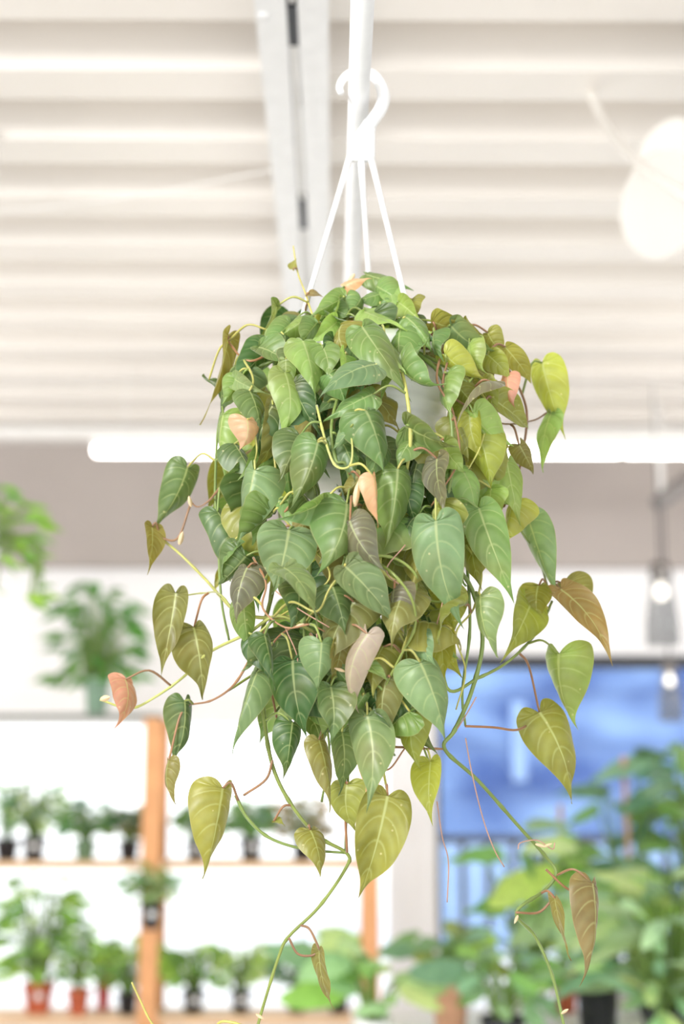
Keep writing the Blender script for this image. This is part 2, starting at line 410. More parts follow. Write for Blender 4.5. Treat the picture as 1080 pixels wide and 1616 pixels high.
pendant(1056,1040,7.3,.32,'clear glass pendant lamp hanging lower in front of the blue window',.06)
c=at(1044,790,7.2)
t=thing('spotlight',Vector((c.x,c.y,CEIL)),'grey ceiling spotlight on a white stem near the right edge','spotlight')
mb=MB(); mb.tube([c,Vector((c.x,c.y,CEIL+.03))],.018,8); mb.build('stem',M_['white'],t)
d=(at(1100,752,7.2)-c).normalized(); rot=Vector((0,0,1)).rotation_difference(d).to_matrix()
mb=MB(); mb.lathe([(0,-.06),(.035,-.05),(.045,0),(.055,.22),(.065,.28),(.055,.28),(.04,.26),(0,.255)],c,20,rot); mb.build('lamp_head',M_['grey'],t)

# ================================================================== SHELVING
YS=7.0; zs1=ZZ(1128,YS); zs2=ZZ(1357,YS); zs3=ZZ(1597,YS)
xp0=XX(-110,YS,1); xp1=XX(244,YS,1); xp2=XX(583,YS,1)
t=thing('shelving_unit',(xp1,YS,0),'wooden plant shelving with orange pine posts in front of the bright window','shelving')
for xx,top in ((xp0,zs1-.022),(xp1,zs1-.022),(xp2,zs2+.45)):
    for yy in (-.16,.16):
        mb=MB(); mb.b2(xx-.043,xx+.043,YS+yy-.02,YS+yy+.02,0,top); mb.build('post',M_['pine'],t,smooth=False,bevel=.003)
mb=MB(); mb.b2(xp0-.06,xp1+.02,YS-.14,YS+.14,zs1-.022,zs1); o=mb.build('shelf',M_['shelfdark'],t,smooth=False,bevel=.002); o['label']='dark top shelf'
for z,th in ((zs2,.035),(zs3,.04)):
    mb=MB(); mb.b2(xp0-.06,xp2+.06,YS-.139,YS+.139,z-th,z); mb.build('shelf',M_['palepine'],t,smooth=False,bevel=.003)

# ================================================================== BACKGROUND PLANTS
def potparts(t,c,r,h,m,card=False):
    mb=MB(); rb=r*.74
    mb.lathe([(0,0),(rb*.95,0),(rb,.004),(r*.94,h*.82),(r,h*.82),(r*1.03,h*.86),(r*1.03,h),(r*.93,h),(r*.9,h*.86),(r*.88,h*.84)],c,24); pot=mb.build('pot',m,t)
    mb=MB(); mb.lathe([(0,h*.87),(r*.5,h*.875),(r*.905,h*.86)],c,20); mb.build('soil',M_['soil'],t)
    if card:
        mb=MB(); mb.box((c[0]+r*.2,c[1]-r*1.02-.002,c[2]+h*.62),(.035,.002,.028),Matrix.Rotation(R(8),3,'X')); mb.build('label_card',M_['card'],pot,smooth=False)
    return pot
def foliage(t,c,style,h,spr,cols,n,ll,ratio,seed,kind='oval',droop=.3,up=.25):
    r=random.Random(seed); fm=MB(); sm=MB(); c=Vector(c)
    for k in range(n):
        a=r.uniform(0,2*math.pi); q=math.sqrt(r.random()); e=r.uniform(up,1)
        col=jit(r.choice(cols),r,.2)
        if style=='strap':
            tipp=c+Vector((math.cos(a)*spr*q,math.sin(a)*spr*q*.8,h*e)); mid=c+(tipp-c)*.5+Vector((0,0,h*.22))
            P=cr([c+Vector((math.cos(a)*.01,math.sin(a)*.01,0)),mid,tipp,tipp+Vector((math.cos(a)*ll*.4,math.sin(a)*ll*.4,-ll*droop))],4)
            fm.tube(P,[max(.0006,ratio*math.sin(math.pi*(i+.6)/(len(P)+.6))) for i in range(len(P))],6,col,flat=.15)
            continue
        P1=c+Vector((math.cos(a)*spr*q,math.sin(a)*spr*q,h*e*(1-.25*q)))
        if style=='trail' and r.random()<.35:
            P1=c+Vector((math.cos(a)*spr*r.uniform(.8,1.1),math.sin(a)*spr,-h*r.uniform(-.2,.6)))
            mid=c+Vector((math.cos(a)*spr*.9,math.sin(a)*spr*.9,h*.2))
        else: mid=c.lerp(P1,.55)+Vector((0,0,h*.08))
        sm.tube(cr([c+Vector((math.cos(a),math.sin(a),0))*min(spr*.15,.02),mid,P1],4),.0022+ll*.01,5,jit((130,160,84),r))
        ax=Vector((math.cos(a+r.uniform(-.6,.6)),math.sin(a+r.uniform(-.6,.6)),r.uniform(-droop-.4,-droop+.5)))
        L=ll*r.uniform(.7,1.15)
        nr=Vector((r.uniform(-.3,.3),-.75,.7))
        ax=ax.normalized()
        if abs(ax.dot(nr.normalized()))>.92: nr=Vector((0,-.2,1))
        leafgeo(fm,P1,ax,nr,L,L*ratio,r.uniform(-.1,.3),r.uniform(0,.3),col,N=10,n=2,kind=kind,r=r,relief=0,wave=.04)
    if sm.v: sm.build('stem',M_['bgleaf'],t)
    return fm.build('foliage',M_['bgleaf'],t)
SG=(134,172,142); MG=(120,164,94); BG=(162,202,102); DG=(80,120,80); BR=(146,144,108); PG=(188,212,162); BL=(92,138,116)
seed=[100]
def potplant(name,label,px,Y,z,r,h,m,style,fh,spr,cols,n,ll,ratio,kind='oval',card=False,droop=.3,up=.25,group=None,dy=0):
    seed[0]+=1
    c=Vector((XX(px,Y,z),Y+dy,z)); t=thing(name,c,label,'potted plant',group)
    potparts(t,c,r,h,m,card)
    foliage(t,c+Vector((0,0,h*.86)),style,fh,spr,cols,n,ll,ratio,seed[0],kind,droop,up)
    return t
g1,g2='potted plants on the middle shelf','potted plants on the bottom shelf'
K=M_['blackpot']
potplant('potted_plant','bushy green plant alone on the dark top shelf in a pale green pot',152,YS,zs1,.064,.18,M_['palepot'],'bush',.56,.21,[(86,146,62),(76,134,58),(98,148,72)],105,.12,.48,kind='heart',droop=.6,up=.0)
potplant('potted_plant','spiky leaved plant in black pot at the left end of the middle shelf',10,YS,zs2,.06,.10,K,'strap',.28,.10,[SG,MG],44,.10,.006,group=g1)
potplant('potted_plant','silvery green plant in black pot on the middle shelf, second from left',53,YS,zs2,.058,.11,K,'bush',.32,.115,[SG,PG],70,.08,.38,group=g1,card=True)
potplant('potted_plant','mid green plant in green pot left of the tall pine post, middle shelf',134,YS,zs2,.055,.09,M_['greenpot'],'bush',.26,.10,[MG,BL],64,.08,.42,group=g1)
potplant('potted_plant','dark leaved plant in black pot just left of the pine post, middle shelf',203,YS,zs2,.052,.09,K,'bush',.20,.08,[DG,BR],70,.06,.6,group=g1)
potplant('potted_plant','dark green small leaved plant in black pot right of the pine post, middle shelf',310,YS,zs2,.054,.09,K,'bush',.23,.10,[DG,MG],75,.062,.6,group=g1,card=True)
potplant('potted_plant','rounded green plant in black pot, third from right on the middle shelf',396,YS,zs2,.058,.105,K,'bush',.21,.10,[MG,SG],70,.068,.7,group=g1,card=True)
potplant('potted_plant','brownish leaved plant in black pot behind the trailing vines, middle shelf',478,YS,zs2,.055,.09,K,'bush',.25,.115,[BR,(160,140,106)],80,.066,.6,group=g1)
potplant('potted_plant','tall bright green plant in terracotta pot at left of the bottom shelf',60,YS,zs3,.075,.135,M_['terra'],'bush',.58,.15,[BG,MG],100,.115,.42,group=g2,card=True,up=.1)
potplant('potted_plant','leafy plant in a smaller terracotta pot beside the tall bright one',126,YS,zs3,.055,.115,M_['terra'],'bush',.36,.075,[BG,SG],50,.085,.4,group=g2,dy=-.05)
potplant('potted_plant','pale leaved plant in pinkish red pot at the back of the bottom shelf',158,YS,zs3,.04,.16,M_['redpot'],'bush',.22,.06,[PG,SG],30,.08,.4,group=g2,dy=.085)
potplant('potted_plant','sprawling green plant in black pot touching the pine post, bottom shelf',203,YS,zs3,.05,.10,K,'bush',.28,.12,[MG,BG],60,.09,.4,group=g2,dy=-.05)
potplant('potted_plant','green plant in black pot right of the pine post, bottom shelf',305,YS,zs3,.055,.10,K,'bush',.27,.12,[BG,MG],66,.095,.45,group=g2,card=True)
potplant('potted_plant','light green plant in black pot midway between the posts, bottom shelf',380,YS,zs3,.05,.10,K,'bush',.26,.10,[BG,PG],56,.09,.4,group=g2,card=True)
potplant('potted_plant','dark leaved plant in black pot left of the second pine post, bottom shelf',468,YS,zs3,.048,.10,K,'bush',.25,.09,[DG,SG],52,.085,.4,group=g2,card=True)
potplant('potted_plant','green plant in black pot beside the second pine post, bottom shelf',535,YS,zs3,.055,.11,K,'bush',.30,.11,[MG,SG],56,.10,.4,group=g2)
zq=ZZ(1465,YS-.25); cq=Vector((XX(238,YS-.25,zq),YS-.25,zq))
t=thing('hanging_potted_plant',cq,'small black pot with pale foliage hung on the front of the pine post','potted plant')
potparts(t,cq,.05,.11,K,True); foliage(t,cq+Vector((0,0,.095)),'bush',.20,.12,[SG,PG,MG],56,.07,.45,77)
mb=MB(); mb.tube([cq+Vector((0,.04,.10)),cq+Vector((0,.068,.12))],.004,6); mb.build('hook',M_['dark'],t)
YH=4.0; c=at(-52,935,YH)
t=thing('hanging_potted_plant',c,'bright green plant hanging half out of frame at the left edge','potted plant')
potparts(t,c,.08,.13,M_['pot'])
foliage(t,c+Vector((0,0,.11)),'trail',.22,.21,[BG,(140,184,96),MG],78,.075,.4,91,'heart',.4,up=0)
ap=at(-25,690,YH); ap.y=c.y; mb=MB()
for a in (20,140,260): mb.tube([c+Vector((.08*math.cos(R(a)),.08*math.sin(R(a)),.13)),Vector((ap.x,ap.y,ap.z))],.004,6)
mb.tube([ap,Vector((ap.x,ap.y,CEIL+.02))],.005,6); mb.build('hanger',M_['white'],t)

# display table and its plants (right)
ZT=ZZ(1670,4.6); tx0=XX(560,4.8,ZT); tx1=XX(1290,4.8,ZT)
t=thing('display_table',((tx0+tx1)/2,5.0,0),'white display table under the large plants at lower right','table')
mb=MB(); mb.b2(tx0,tx1,4.5,5.5,ZT-.035,ZT); mb.build('table_top',M_['white'],t,smooth=False,bevel=.004)
for xx in (tx0+.06,tx1-.06):
    for yy in (4.56,5.44):
        mb=MB(); mb.b2(xx-.025,xx+.025,yy-.025,yy+.025,0,ZT-.035); mb.build('leg',M_['white'],t,smooth=False)
gt='large potted plants on the display table'
WP=M_['pot']
potplant('potted_plant','broad pale leaved plant in white pot at the left end of the white table',592,4.75,ZT,.06,.09,WP,'bush',.30,.13,[PG,SG,MG],22,.22,.42,group=gt,droop=.1,up=.2)
potplant('potted_plant','light green plant in peach pot, second from the left on the white table',712,4.95,ZT,.065,.17,M_['peach'],'bush',.26,.12,[(150,162,98),SG,MG],26,.13,.5,group=gt,droop=.2,up=.4)
potplant('potted_plant','loose mid green plant in white pot left of the bamboo stake',835,5.15,ZT,.075,.14,WP,'bush',.64,.19,[MG,SG,BG],28,.20,.42,'heart',group=gt,up=.3)
potplant('potted_plant','bright yellow green broad leaved plant in tall black pot on the white table',945,5.0,ZT,.08,.25,K,'bush',.46,.13,[(182,214,120),BG,PG],18,.27,.42,group=gt,up=.35)
potplant('potted_plant','silver green fan leaved plant in the front right of the white table',1058,4.72,ZT,.09,.13,K,'bush',.48,.19,[(168,196,168),SG,PG],90,.24,.22,group=gt,up=.05,droop=.0)
potplant('potted_plant','bluish green tall plant rising at the far right edge',1110,5.3,ZT,.11,.20,K,'bush',.94,.16,[BL,SG,MG],36,.25,.38,group=gt,up=.2)
t=potplant('potted_plant','tall climbing plant with dark leaves tied to a pinkish pole',1005,5.37,ZT,.08,.16,WP,'bush',.94,.14,[DG,BL,MG],18,.21,.38,'heart',group=gt,up=.3)
c=wloc(t); mb=MB(); mb.tube([c+Vector((0,0,.12)),c+Vector((-.015,0,.92))],.011,10); mb.build('support_pole',M_['pinkstake'],t)
t=potplant('potted_plant','narrow plant on a bamboo stake behind the broad yellow green one',893,5.42,ZT,.05,.14,M_['terra'],'bush',.55,.07,[MG,BG],16,.14,.45,group=gt)
c=wloc(t); mb=MB(); mb.tube([c+Vector((0,0,.11)),c+Vector((0,0,.74))],.010,8); mb.build('stake',M_['stake'],t)
potplant('potted_plant','small green plant in black pot at the front of the white table',795,4.66,ZT,.07,.11,K,'bush',.27,.13,[MG,SG],34,.13,.42,group=gt)

# ================================================================== HERO PLANT
CXP=585
rim=at(CXP,560,YP)
root=thing('hanging_philodendron',(rim.x,YP,rim.z-.17),'large trailing heart leaf plant hanging in a white plastic pot from the overhead pipe','hanging plant')
PR=.116; PH=.17; pb=Vector((rim.x,YP,rim.z-PH))
mb=MB()
prof=[(0,0),(.078,0),(.083,.004)]
for k in range(6):
    z=.01+k*.022; rr=.084+(PR*.92-.084)*(z/.14)
    prof+=[(rr,z),(rr+.0022,z+.004),(rr+.0022,z+.014),(rr,z+.018)]
prof+=[(PR*.94,.145),(PR,.147),(PR*1.01,.15),(PR*1.02,.168),(PR*1.0,.171),(PR*.95,.17),(PR*.93,.15),(.08,.02),(0,.018)]
mb.lathe(prof,pb,64); pot=mb.build('pot',M_['pot'],root)
mb=MB(); mb.lathe([(0,-.012),(.088,-.012),(.094,-.006),(.098,.012),(.094,.012),(.09,.0),(0,-.001)],pb,48); mb.build('saucer',M_['pot'],root)
mb=MB(); mb.lathe([(0,.156),(.05,.157),(PR*.935,.15)],pb,40); mb.build('soil',M_['soil'],root)
hk=[(539,148),(536,138),(541,126),(552,117),(569,114),(589,119),(602,136),(606,154),(601,172),(589,190),(579,206),(571,226)]
mb=MB(); P=cr([at(x,y,YP) for x,y in hk],5)
mb.tube(P,[.0042+.0048*min(1,i/len(P)*1.6) for i in range(len(P))],12)
hang=mb.build('hanger_hook',M_['pot'],root)
mb=MB()
gp=[(585,190,.0088,.007),(577,210,.0135,.007),(571,234,.0185,.006),(569,254,.0200,.005)]
vs=[];fs=[];sg=16
for (x,y,w,d) in gp:
    c=at(x,y,YP)
    for k in range(sg):
        a=2*math.pi*k/sg; vs.append(c+Vector((math.cos(a)*w,math.sin(a)*d,0)))
for i in range(len(gp)-1):
    for k in range(sg):
        k2=(k+1)%sg; fs.append((i*sg+k,(i+1)*sg+k,(i+1)*sg+k2,i*sg+k2))
fs.append(tuple(range(sg))); fs.append(tuple(range((len(gp)-1)*sg,len(gp)*sg))[::-1])
mb.add(vs,fs); mb.build('hanger_neck',M_['pot'],root)
for a,dx in ((208,-17),(297,17),(85,1)):
    top=at(569+dx,249,YP); end=Vector((rim.x+PR*.97*math.cos(R(a)),YP+PR*.97*math.sin(R(a)),rim.z-.004))
    mb=MB(); mb.tube([top,top.lerp(end,.15),top.lerp(end,.6),end],[.0050,.0040,.0035,.0035],8,flat=.8); mb.build('hanger_strand',M_['pot'],root)

def interp(tab,y):
    if y<=tab[0][0]: return tab[0][1]
    for (a,b),(c,d) in zip(tab,tab[1:]):
        if y<=c: return b+(d-b)*(y-a)/(c-a)
    return tab[-1][1]
def front(px,py):
    g=interp([(430,.15),(480,.45),(560,.85),(650,1),(950,.95),(1100,.75),(1250,.5),(1400,.3),(1616,.2)],py)
    q=(px-578)/255.0
    return YP-.185*math.sqrt(max(0.0,1-q*q))*g
V=[
 ('right',[(640,545,.03),(700,600,.0),(715,720,.0),(700,850,.0),(745,930,.02),(762,1010,0),(745,1090,0),(718,1152,0),(702,1182,0),(755,1232,0),(818,1303,0),(862,1352,0),(878,1378,0),(860,1405,0),(815,1440,0),(845,1478,0),(872,1540,0),(892,1625,0)],.0036,'g'),
 ('rightb',[(690,560,.05),(720,700,.03),(735,860,.03),(742,990,.02),(730,1090,.02),(735,1146,.02)],.0028,'g'),
 ('ra',[(650,890,.04),(690,960,.03),(705,1085,.0),(755,1070,0),(805,1042,0),(850,995,0),(872,948,0)],.0030,'g'),
 ('rt',[(670,540,.03),(700,520,0),(760,545,0),(800,580,0),(830,640,.02),(828,700,.02),(812,770,.02),(795,800,.04)],.0026,'r'),
 ('rt2',[(650,550,.03),(720,590,.0),(780,650,0),(800,720,0),(815,820,0),(850,880,.02),(868,940,.02)],.0026,'g'),
 ('rt3',[(660,548,.03),(705,560,-.0),(700,610,-.01),(735,640,0),(790,668,0),(840,664,0),(866,650,0)],.0020,'r'),
 ('lowleft',[(470,545,.04),(430,640,.02),(415,780,.03),(430,920,.02),(412,1010,.02),(415,1110,0),(428,1200,0),(455,1262,0),(500,1318,0),(548,1347,0),(545,1372,0),(503,1432,0),(456,1478,0),(440,1510,0),(415,1590,0),(404,1630,0)],.0034,'g'),
 ('lowleftb',[(372,1255,0),(390,1290,0),(425,1322,0),(480,1340,0),(545,1346,0)],.0028,'g'),
 ('lowleftc',[(404,1625,0),(350,1612,0),(330,1640,0),(270,1645,0),(240,1615,0),(222,1580,0),(208,1550,0)],.0022,'y'),
 ('left1',[(540,905,.03),(480,965,.02),(420,975,.0),(370,962,0),(325,915,0),(285,875,0),(252,848,0)],.0030,'y'),
 ('left2',[(500,1000,.04),(440,972,.0),(390,1000,0),(330,1030,0),(290,1068,0),(245,1100,0),(205,1118,0),(158,1104,0)],.0028,'y'),
 ('left3',[(430,975,.01),(400,1030,.0),(370,1080,0),(335,1105,0),(300,1112,0)],.0022,'r'),
 ('left4',[(460,560,.03),(390,590,.02),(350,650,.02),(340,760,.02),(345,870,.02),(350,950,.01),(362,1012,.02)],.0026,'g'),
 ('left5',[(450,545,.03),(395,570,0),(365,545,0),(360,530,0)],.0022,'r'),
 ('left6',[(440,1150,.03),(425,1060,-.005),(435,1010,-.01),(480,985,-.01),(520,1000,0)],.0018,'r'),
 ('left7',[(355,760,.0),(330,790,0),(312,800,0),(300,790,0)],.0018,'r'),
 ('left8',[(430,980,-.01),(395,1000,-.02),(350,940,-.01),(322,936,0),(290,940,0)],.0018,'y'),
 ('mid1',[(560,550,.03),(525,660,.0),(530,725,-.01),(548,738,-.01),(560,830,.02),(545,880,.0),(528,960,.0),(545,1070,.0),(550,1200,.0),(545,1345,.0)],.0028,'g'),
 ('mid2',[(620,545,.03),(640,610,-.02),(648,700,-.02),(630,790,.02),(600,890,-.01),(645,930,-.01),(655,965,-.01),(625,1060,0),(600,1160,.0),(612,1255,0)],.003,'y'),
 ('mid3',[(590,545,.03),(575,640,.03),(590,750,.03),(620,880,.02),(650,900,.0),(640,1000,.03),(650,1120,.03),(678,1205,.02)],.0026,'g'),
 ('mid4',[(510,545,.03),(480,640,.03),(470,760,.03),(490,880,.03),(480,1000,.03),(500,1080,.02),(520,1180,.03),(508,1265,.03)],.0026,'g'),
 ('mid5',[(550,900,.01),(575,880,-.015),(620,880,-.02),(655,905,-.02),(660,940,-.01),(700,950,.0),(735,935,.0)],.0026,'g'),
 ('mid6',[(490,1000,.02),(520,1050,-.01),(545,1080,-.012),(575,1105,-.01),(600,1170,-.01),(650,1180,0),(702,1182,0)],.0024,'r'),
 ('mid7',[(430,690,.0),(440,780,-.005),(450,820,-.01),(520,900,-.0),(490,940,0),(430,980,0)],.0018,'y'),
 ('mid8',[(700,545,.0),(690,600,-.01),(715,650,-.01),(725,720,-.01),(700,770,-.02),(680,800,0)],.0020,'r'),
 ('mid9',[(500,640,.0),(515,700,-.03),(530,735,-.035),(552,735,-.035),(556,700,-.03),(545,650,-.01)],.0020,'y'),
 ('mid10',[(580,880,-.0),(620,905,-.04),(650,945,-.045),(655,990,-.04),(630,1040,-.03),(605,1090,-.02)],.0024,'g'),
 ('mid11',[(380,560,0),(400,600,-.02),(385,640,-.025),(405,700,-.02),(400,740,-.01)],.0020,'y'),
 ('mid12',[(430,975,-.01),(460,950,-.03),(500,965,-.04),(520,930,-.04),(545,895,-.035)],.0020,'y'),
 ('mid13',[(400,880,-.01),(420,920,-.03),(415,960,-.03),(450,990,-.03),(490,985,-.03)],.0018,'r'),
 ('mid14',[(740,600,0),(770,640,-.02),(760,700,-.02),(740,740,-.02)],.0018,'y'),
 ('mid15',[(735,860,0),(760,900,-.02),(748,960,-.02),(720,1000,-.02),(735,1060,-.02),(720,1120,-.01)],.0018,'y'),
 ('mid16',[(600,1160,0),(580,1200,-.02),(612,1215,-.02),(640,1180,-.02),(668,1150,-.01)],.0016,'r'),
 ('top1',[(520,545,.05),(495,500,.02),(482,462,.0),(470,430,0),(463,388,0)],.0018,'y'),
 ('top2',[(560,550,.08),(540,500,.02),(538,465,0),(548,450,0)],.002,'y'),
 ('top3',[(600,550,.08),(600,490,.05),(590,455,.05),(582,436,.05)],.002,'g'),
 ('top4',[(540,555,.05),(600,520,.0),(660,505,.0),(712,512,.0)],.0024,'g'),
 ('b1',[(500,560,.25),(460,650,.30),(440,800,.32),(470,950,.3),(480,1060,.25)],.0026,'g'),
 ('b2',[(600,560,.25),(640,650,.33),(640,800,.34),(620,950,.32),(600,1080,.28)],.0026,'g'),
 ('b3',[(680,560,.2),(740,650,.25),(745,780,.26),(720,920,.25),(700,1010,.22)],.0026,'g'),
 ('b4',[(560,560,.25),(560,650,.36),(550,800,.36),(545,960,.34),(550,1100,.28)],.0026,'g'),
]
SC={'g':(138,156,82),'y':(188,186,104),'r':(164,122,88)}
vines=[]
for (nm,P,r,cc) in V:
    pts=cr([at(x,y,front(x,y)+.012+o) for x,y,o in P],7)
    m=MB(); n=len(pts)
    rs=[r*.8*(1.0-.35*i/n)*(1.25 if i%9==4 else 1) for i in range(n)]
    m.tube(pts,rs,8,jit(SC[cc]))
    vines.append(dict(name=nm,pts=pts,stem=m,fol=MB(),r=r,back=nm[0]=='b'))
LV=[
(545,468,488,500,32,'G',1,20),(543,452,586,440,24,'P',1,10),(578,433,652,458,30,'G',1,30),(622,452,628,496,38,'L',1,15),(650,472,662,502,34,'Q',0,15),
(437,484,390,548,28,'G',0,50),(360,530,316,668,34,'O',0,48),(512,498,582,516,24,'G',1,50),(532,508,486,545,38,'L',1,20),(408,548,462,582,42,'G',1,25),
(478,538,497,628,64,'B',3,5),(508,545,518,600,50,'G',2,0),(540,512,546,556,48,'Q',2,20),(575,492,642,520,44,'L',2,30),(572,516,648,632,68,'G',4,5),
(640,500,682,556,46,'B',2,15),(632,520,640,585,52,'G',1,10),(712,514,795,556,56,'S',2,20),(682,508,740,524,34,'Q',1,35),(592,575,505,628,54,'S',3,15),
(450,588,440,694,52,'B',2,15),(462,606,505,686,44,'K',1,20),(588,622,512,664,50,'G',2,15),(578,648,606,748,76,'G',3,5),(632,578,702,606,40,'G',1,30),
(640,672,722,706,62,'G',2,25),(702,560,768,598,46,'Y',1,10),(798,548,838,604,36,'Q',1,15),(856,572,892,692,58,'Y',1,15),(870,652,858,744,34,'L',1,35),
(802,592,814,644,34,'H',2,10),(776,602,722,672,32,'V',3,45),(778,630,834,676,48,'Q',0,10),(748,652,810,704,34,'L',2,30),(755,680,776,772,66,'Y',1,5),
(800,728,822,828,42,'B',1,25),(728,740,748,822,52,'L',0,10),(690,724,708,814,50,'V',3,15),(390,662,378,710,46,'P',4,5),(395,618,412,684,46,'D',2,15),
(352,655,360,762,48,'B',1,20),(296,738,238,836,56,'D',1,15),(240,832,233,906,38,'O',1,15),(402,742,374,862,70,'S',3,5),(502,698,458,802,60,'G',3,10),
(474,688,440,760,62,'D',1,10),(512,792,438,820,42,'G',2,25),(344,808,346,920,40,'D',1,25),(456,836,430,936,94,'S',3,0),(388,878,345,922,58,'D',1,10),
(390,896,374,982,54,'V',3,10),(448,896,500,988,60,'S',4,10),(548,795,502,906,78,'G',2,5),(590,752,596,832,26,'P',4,35),(628,740,608,864,72,'G',2,5),
(552,822,608,900,60,'V',4,10),(545,894,624,990,70,'S',4,5),(688,822,732,990,88,'S',4,5),(756,802,812,952,68,'G',3,10),(834,818,884,944,50,'S',2,15),
(758,940,786,1036,44,'S',4,20),(278,936,254,1068,52,'O',2,15),(306,990,320,1102,62,'O',2,5),(198,1072,180,1150,50,'H',2,10),(292,1106,270,1206,36,'D',1,25),
(266,1200,278,1268,16,'O',1,50),(352,1244,320,1384,62,'Q',2,10),(406,1060,368,1188,44,'S',1,25),(418,1002,434,1088,38,'K',4,20),(462,1042,484,1162,82,'K',2,0),
(508,1014,500,1090,52,'S',4,5),(522,1084,522,1172,56,'D',3,10),(462,1140,448,1228,42,'K',1,20),(580,1130,578,1280,72,'S',4,0),(540,1156,534,1254,46,'D',2,15),
(504,1168,520,1280,40,'O',1,20),(548,1238,564,1314,60,'Q',1,0),(612,1256,566,1416,84,'Q',3,5),(490,1310,506,1386,46,'Q',1,10),(680,1202,683,1302,46,'Y',2,10),
(664,1046,702,1170,74,'S',4,5),(655,1125,665,1214,44,'Y',1,10),(612,1068,615,1174,44,'O',2,15),(580,1000,570,1128,38,'M',3,20),(560,950,522,1060,84,'O',0,0),
(640,930,618,1022,74,'O',1,0),(658,1000,690,1052,44,'S',2,15),(694,990,702,1074,52,'Y',0,0),(838,952,792,1044,66,'Y',1,10),(850,924,852,980,48,'Q',2,20),
(885,930,966,1048,54,'R',2,15),(890,922,930,978,52,'Q',0,15),(882,1032,912,1150,74,'B',3,5),(852,1124,902,1266,82,'Q',2,5),(876,1418,902,1514,22,'O',2,45),
(936,1394,916,1554,44,'R',2,30),(504,1500,527,1592,20,'O',1,50),(820,702,842,748,30,'O',1,15),(770,560,808,600,40,'Y',0,10),
(470,500,452,525,34,'D',0,10),(610,462,560,478,30,'G',0,30),(462,425,468,408,14,'Q',0,20),(488,462,512,470,18,'R',1,20),(520,590,545,640,44,'G',1,0),
(380,600,350,640,40,'G',1,10),(330,600,352,650,26,'D',0,40),(660,860,650,930,60,'Q',0,0),(700,930,716,1000,60,'Y',0,0),(605,1020,590,1100,50,'Q',0,10),
(745,840,760,930,56,'Q',0,10),(720,605,760,650,46,'Q',0,0),(810,790,800,860,44,'Y',0,20),(525,925,545,1000,60,'D',1,0),(470,925,455,1000,56,'D',0,0),
(432,1296,450,1304,14,'Q',1,20),(590,1085,600,1140,44,'K',1,0),(640,1085,625,1150,44,'D',0,0),(560,1070,545,1140,46,'K',1,0),
(420,520,440,575,30,'L',0,30),(430,640,410,720,40,'K',0,20),(545,560,530,610,36,'L',2,30),(610,540,640,590,34,'B',2,40),(670,545,650,600,30,'G',1,40),
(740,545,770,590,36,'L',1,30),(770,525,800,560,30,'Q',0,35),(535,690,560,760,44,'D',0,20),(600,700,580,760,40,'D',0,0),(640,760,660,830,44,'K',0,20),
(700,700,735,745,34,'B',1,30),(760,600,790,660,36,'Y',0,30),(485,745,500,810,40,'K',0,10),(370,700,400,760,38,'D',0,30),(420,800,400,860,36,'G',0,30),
(540,1010,520,1080,42,'O',1,10),(690,860,670,920,40,'D',0,20),(770,700,800,780,44,'Q',0,20),(775,770,770,830,36,'L',0,30),(622,930,640,1000,34,'V',2,35),
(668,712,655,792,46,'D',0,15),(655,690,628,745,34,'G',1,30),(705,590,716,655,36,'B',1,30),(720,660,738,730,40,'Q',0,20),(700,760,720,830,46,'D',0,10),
(610,585,600,640,30,'G',0,30),(660,812,640,870,46,'D',0,10),(500,510,470,548,34,'G',1,25),(560,500,585,540,34,'D',0,20),(600,480,622,515,30,'G',0,30),
(685,525,700,570,34,'G',1,30),(470,560,450,610,36,'D',0,20),(660,515,690,545,30,'K',0,20),(450,530,430,580,36,'D',0,20),(590,520,560,560,36,'D',0,20),
(570,470,540,498,38,'G',1,10),(595,452,640,478,36,'B',1,10),(520,482,560,500,32,'G',0,15),(630,478,668,512,38,'L',1,15),(540,478,515,510,34,'B',0,20),
(480,505,440,532,36,'B',1,15),(735,512,775,530,36,'Q',0,20),(560,540,575,590,44,'D',0,10),(530,540,500,580,44,'K',0,10),(605,495,585,530,40,'G',0,10),
]
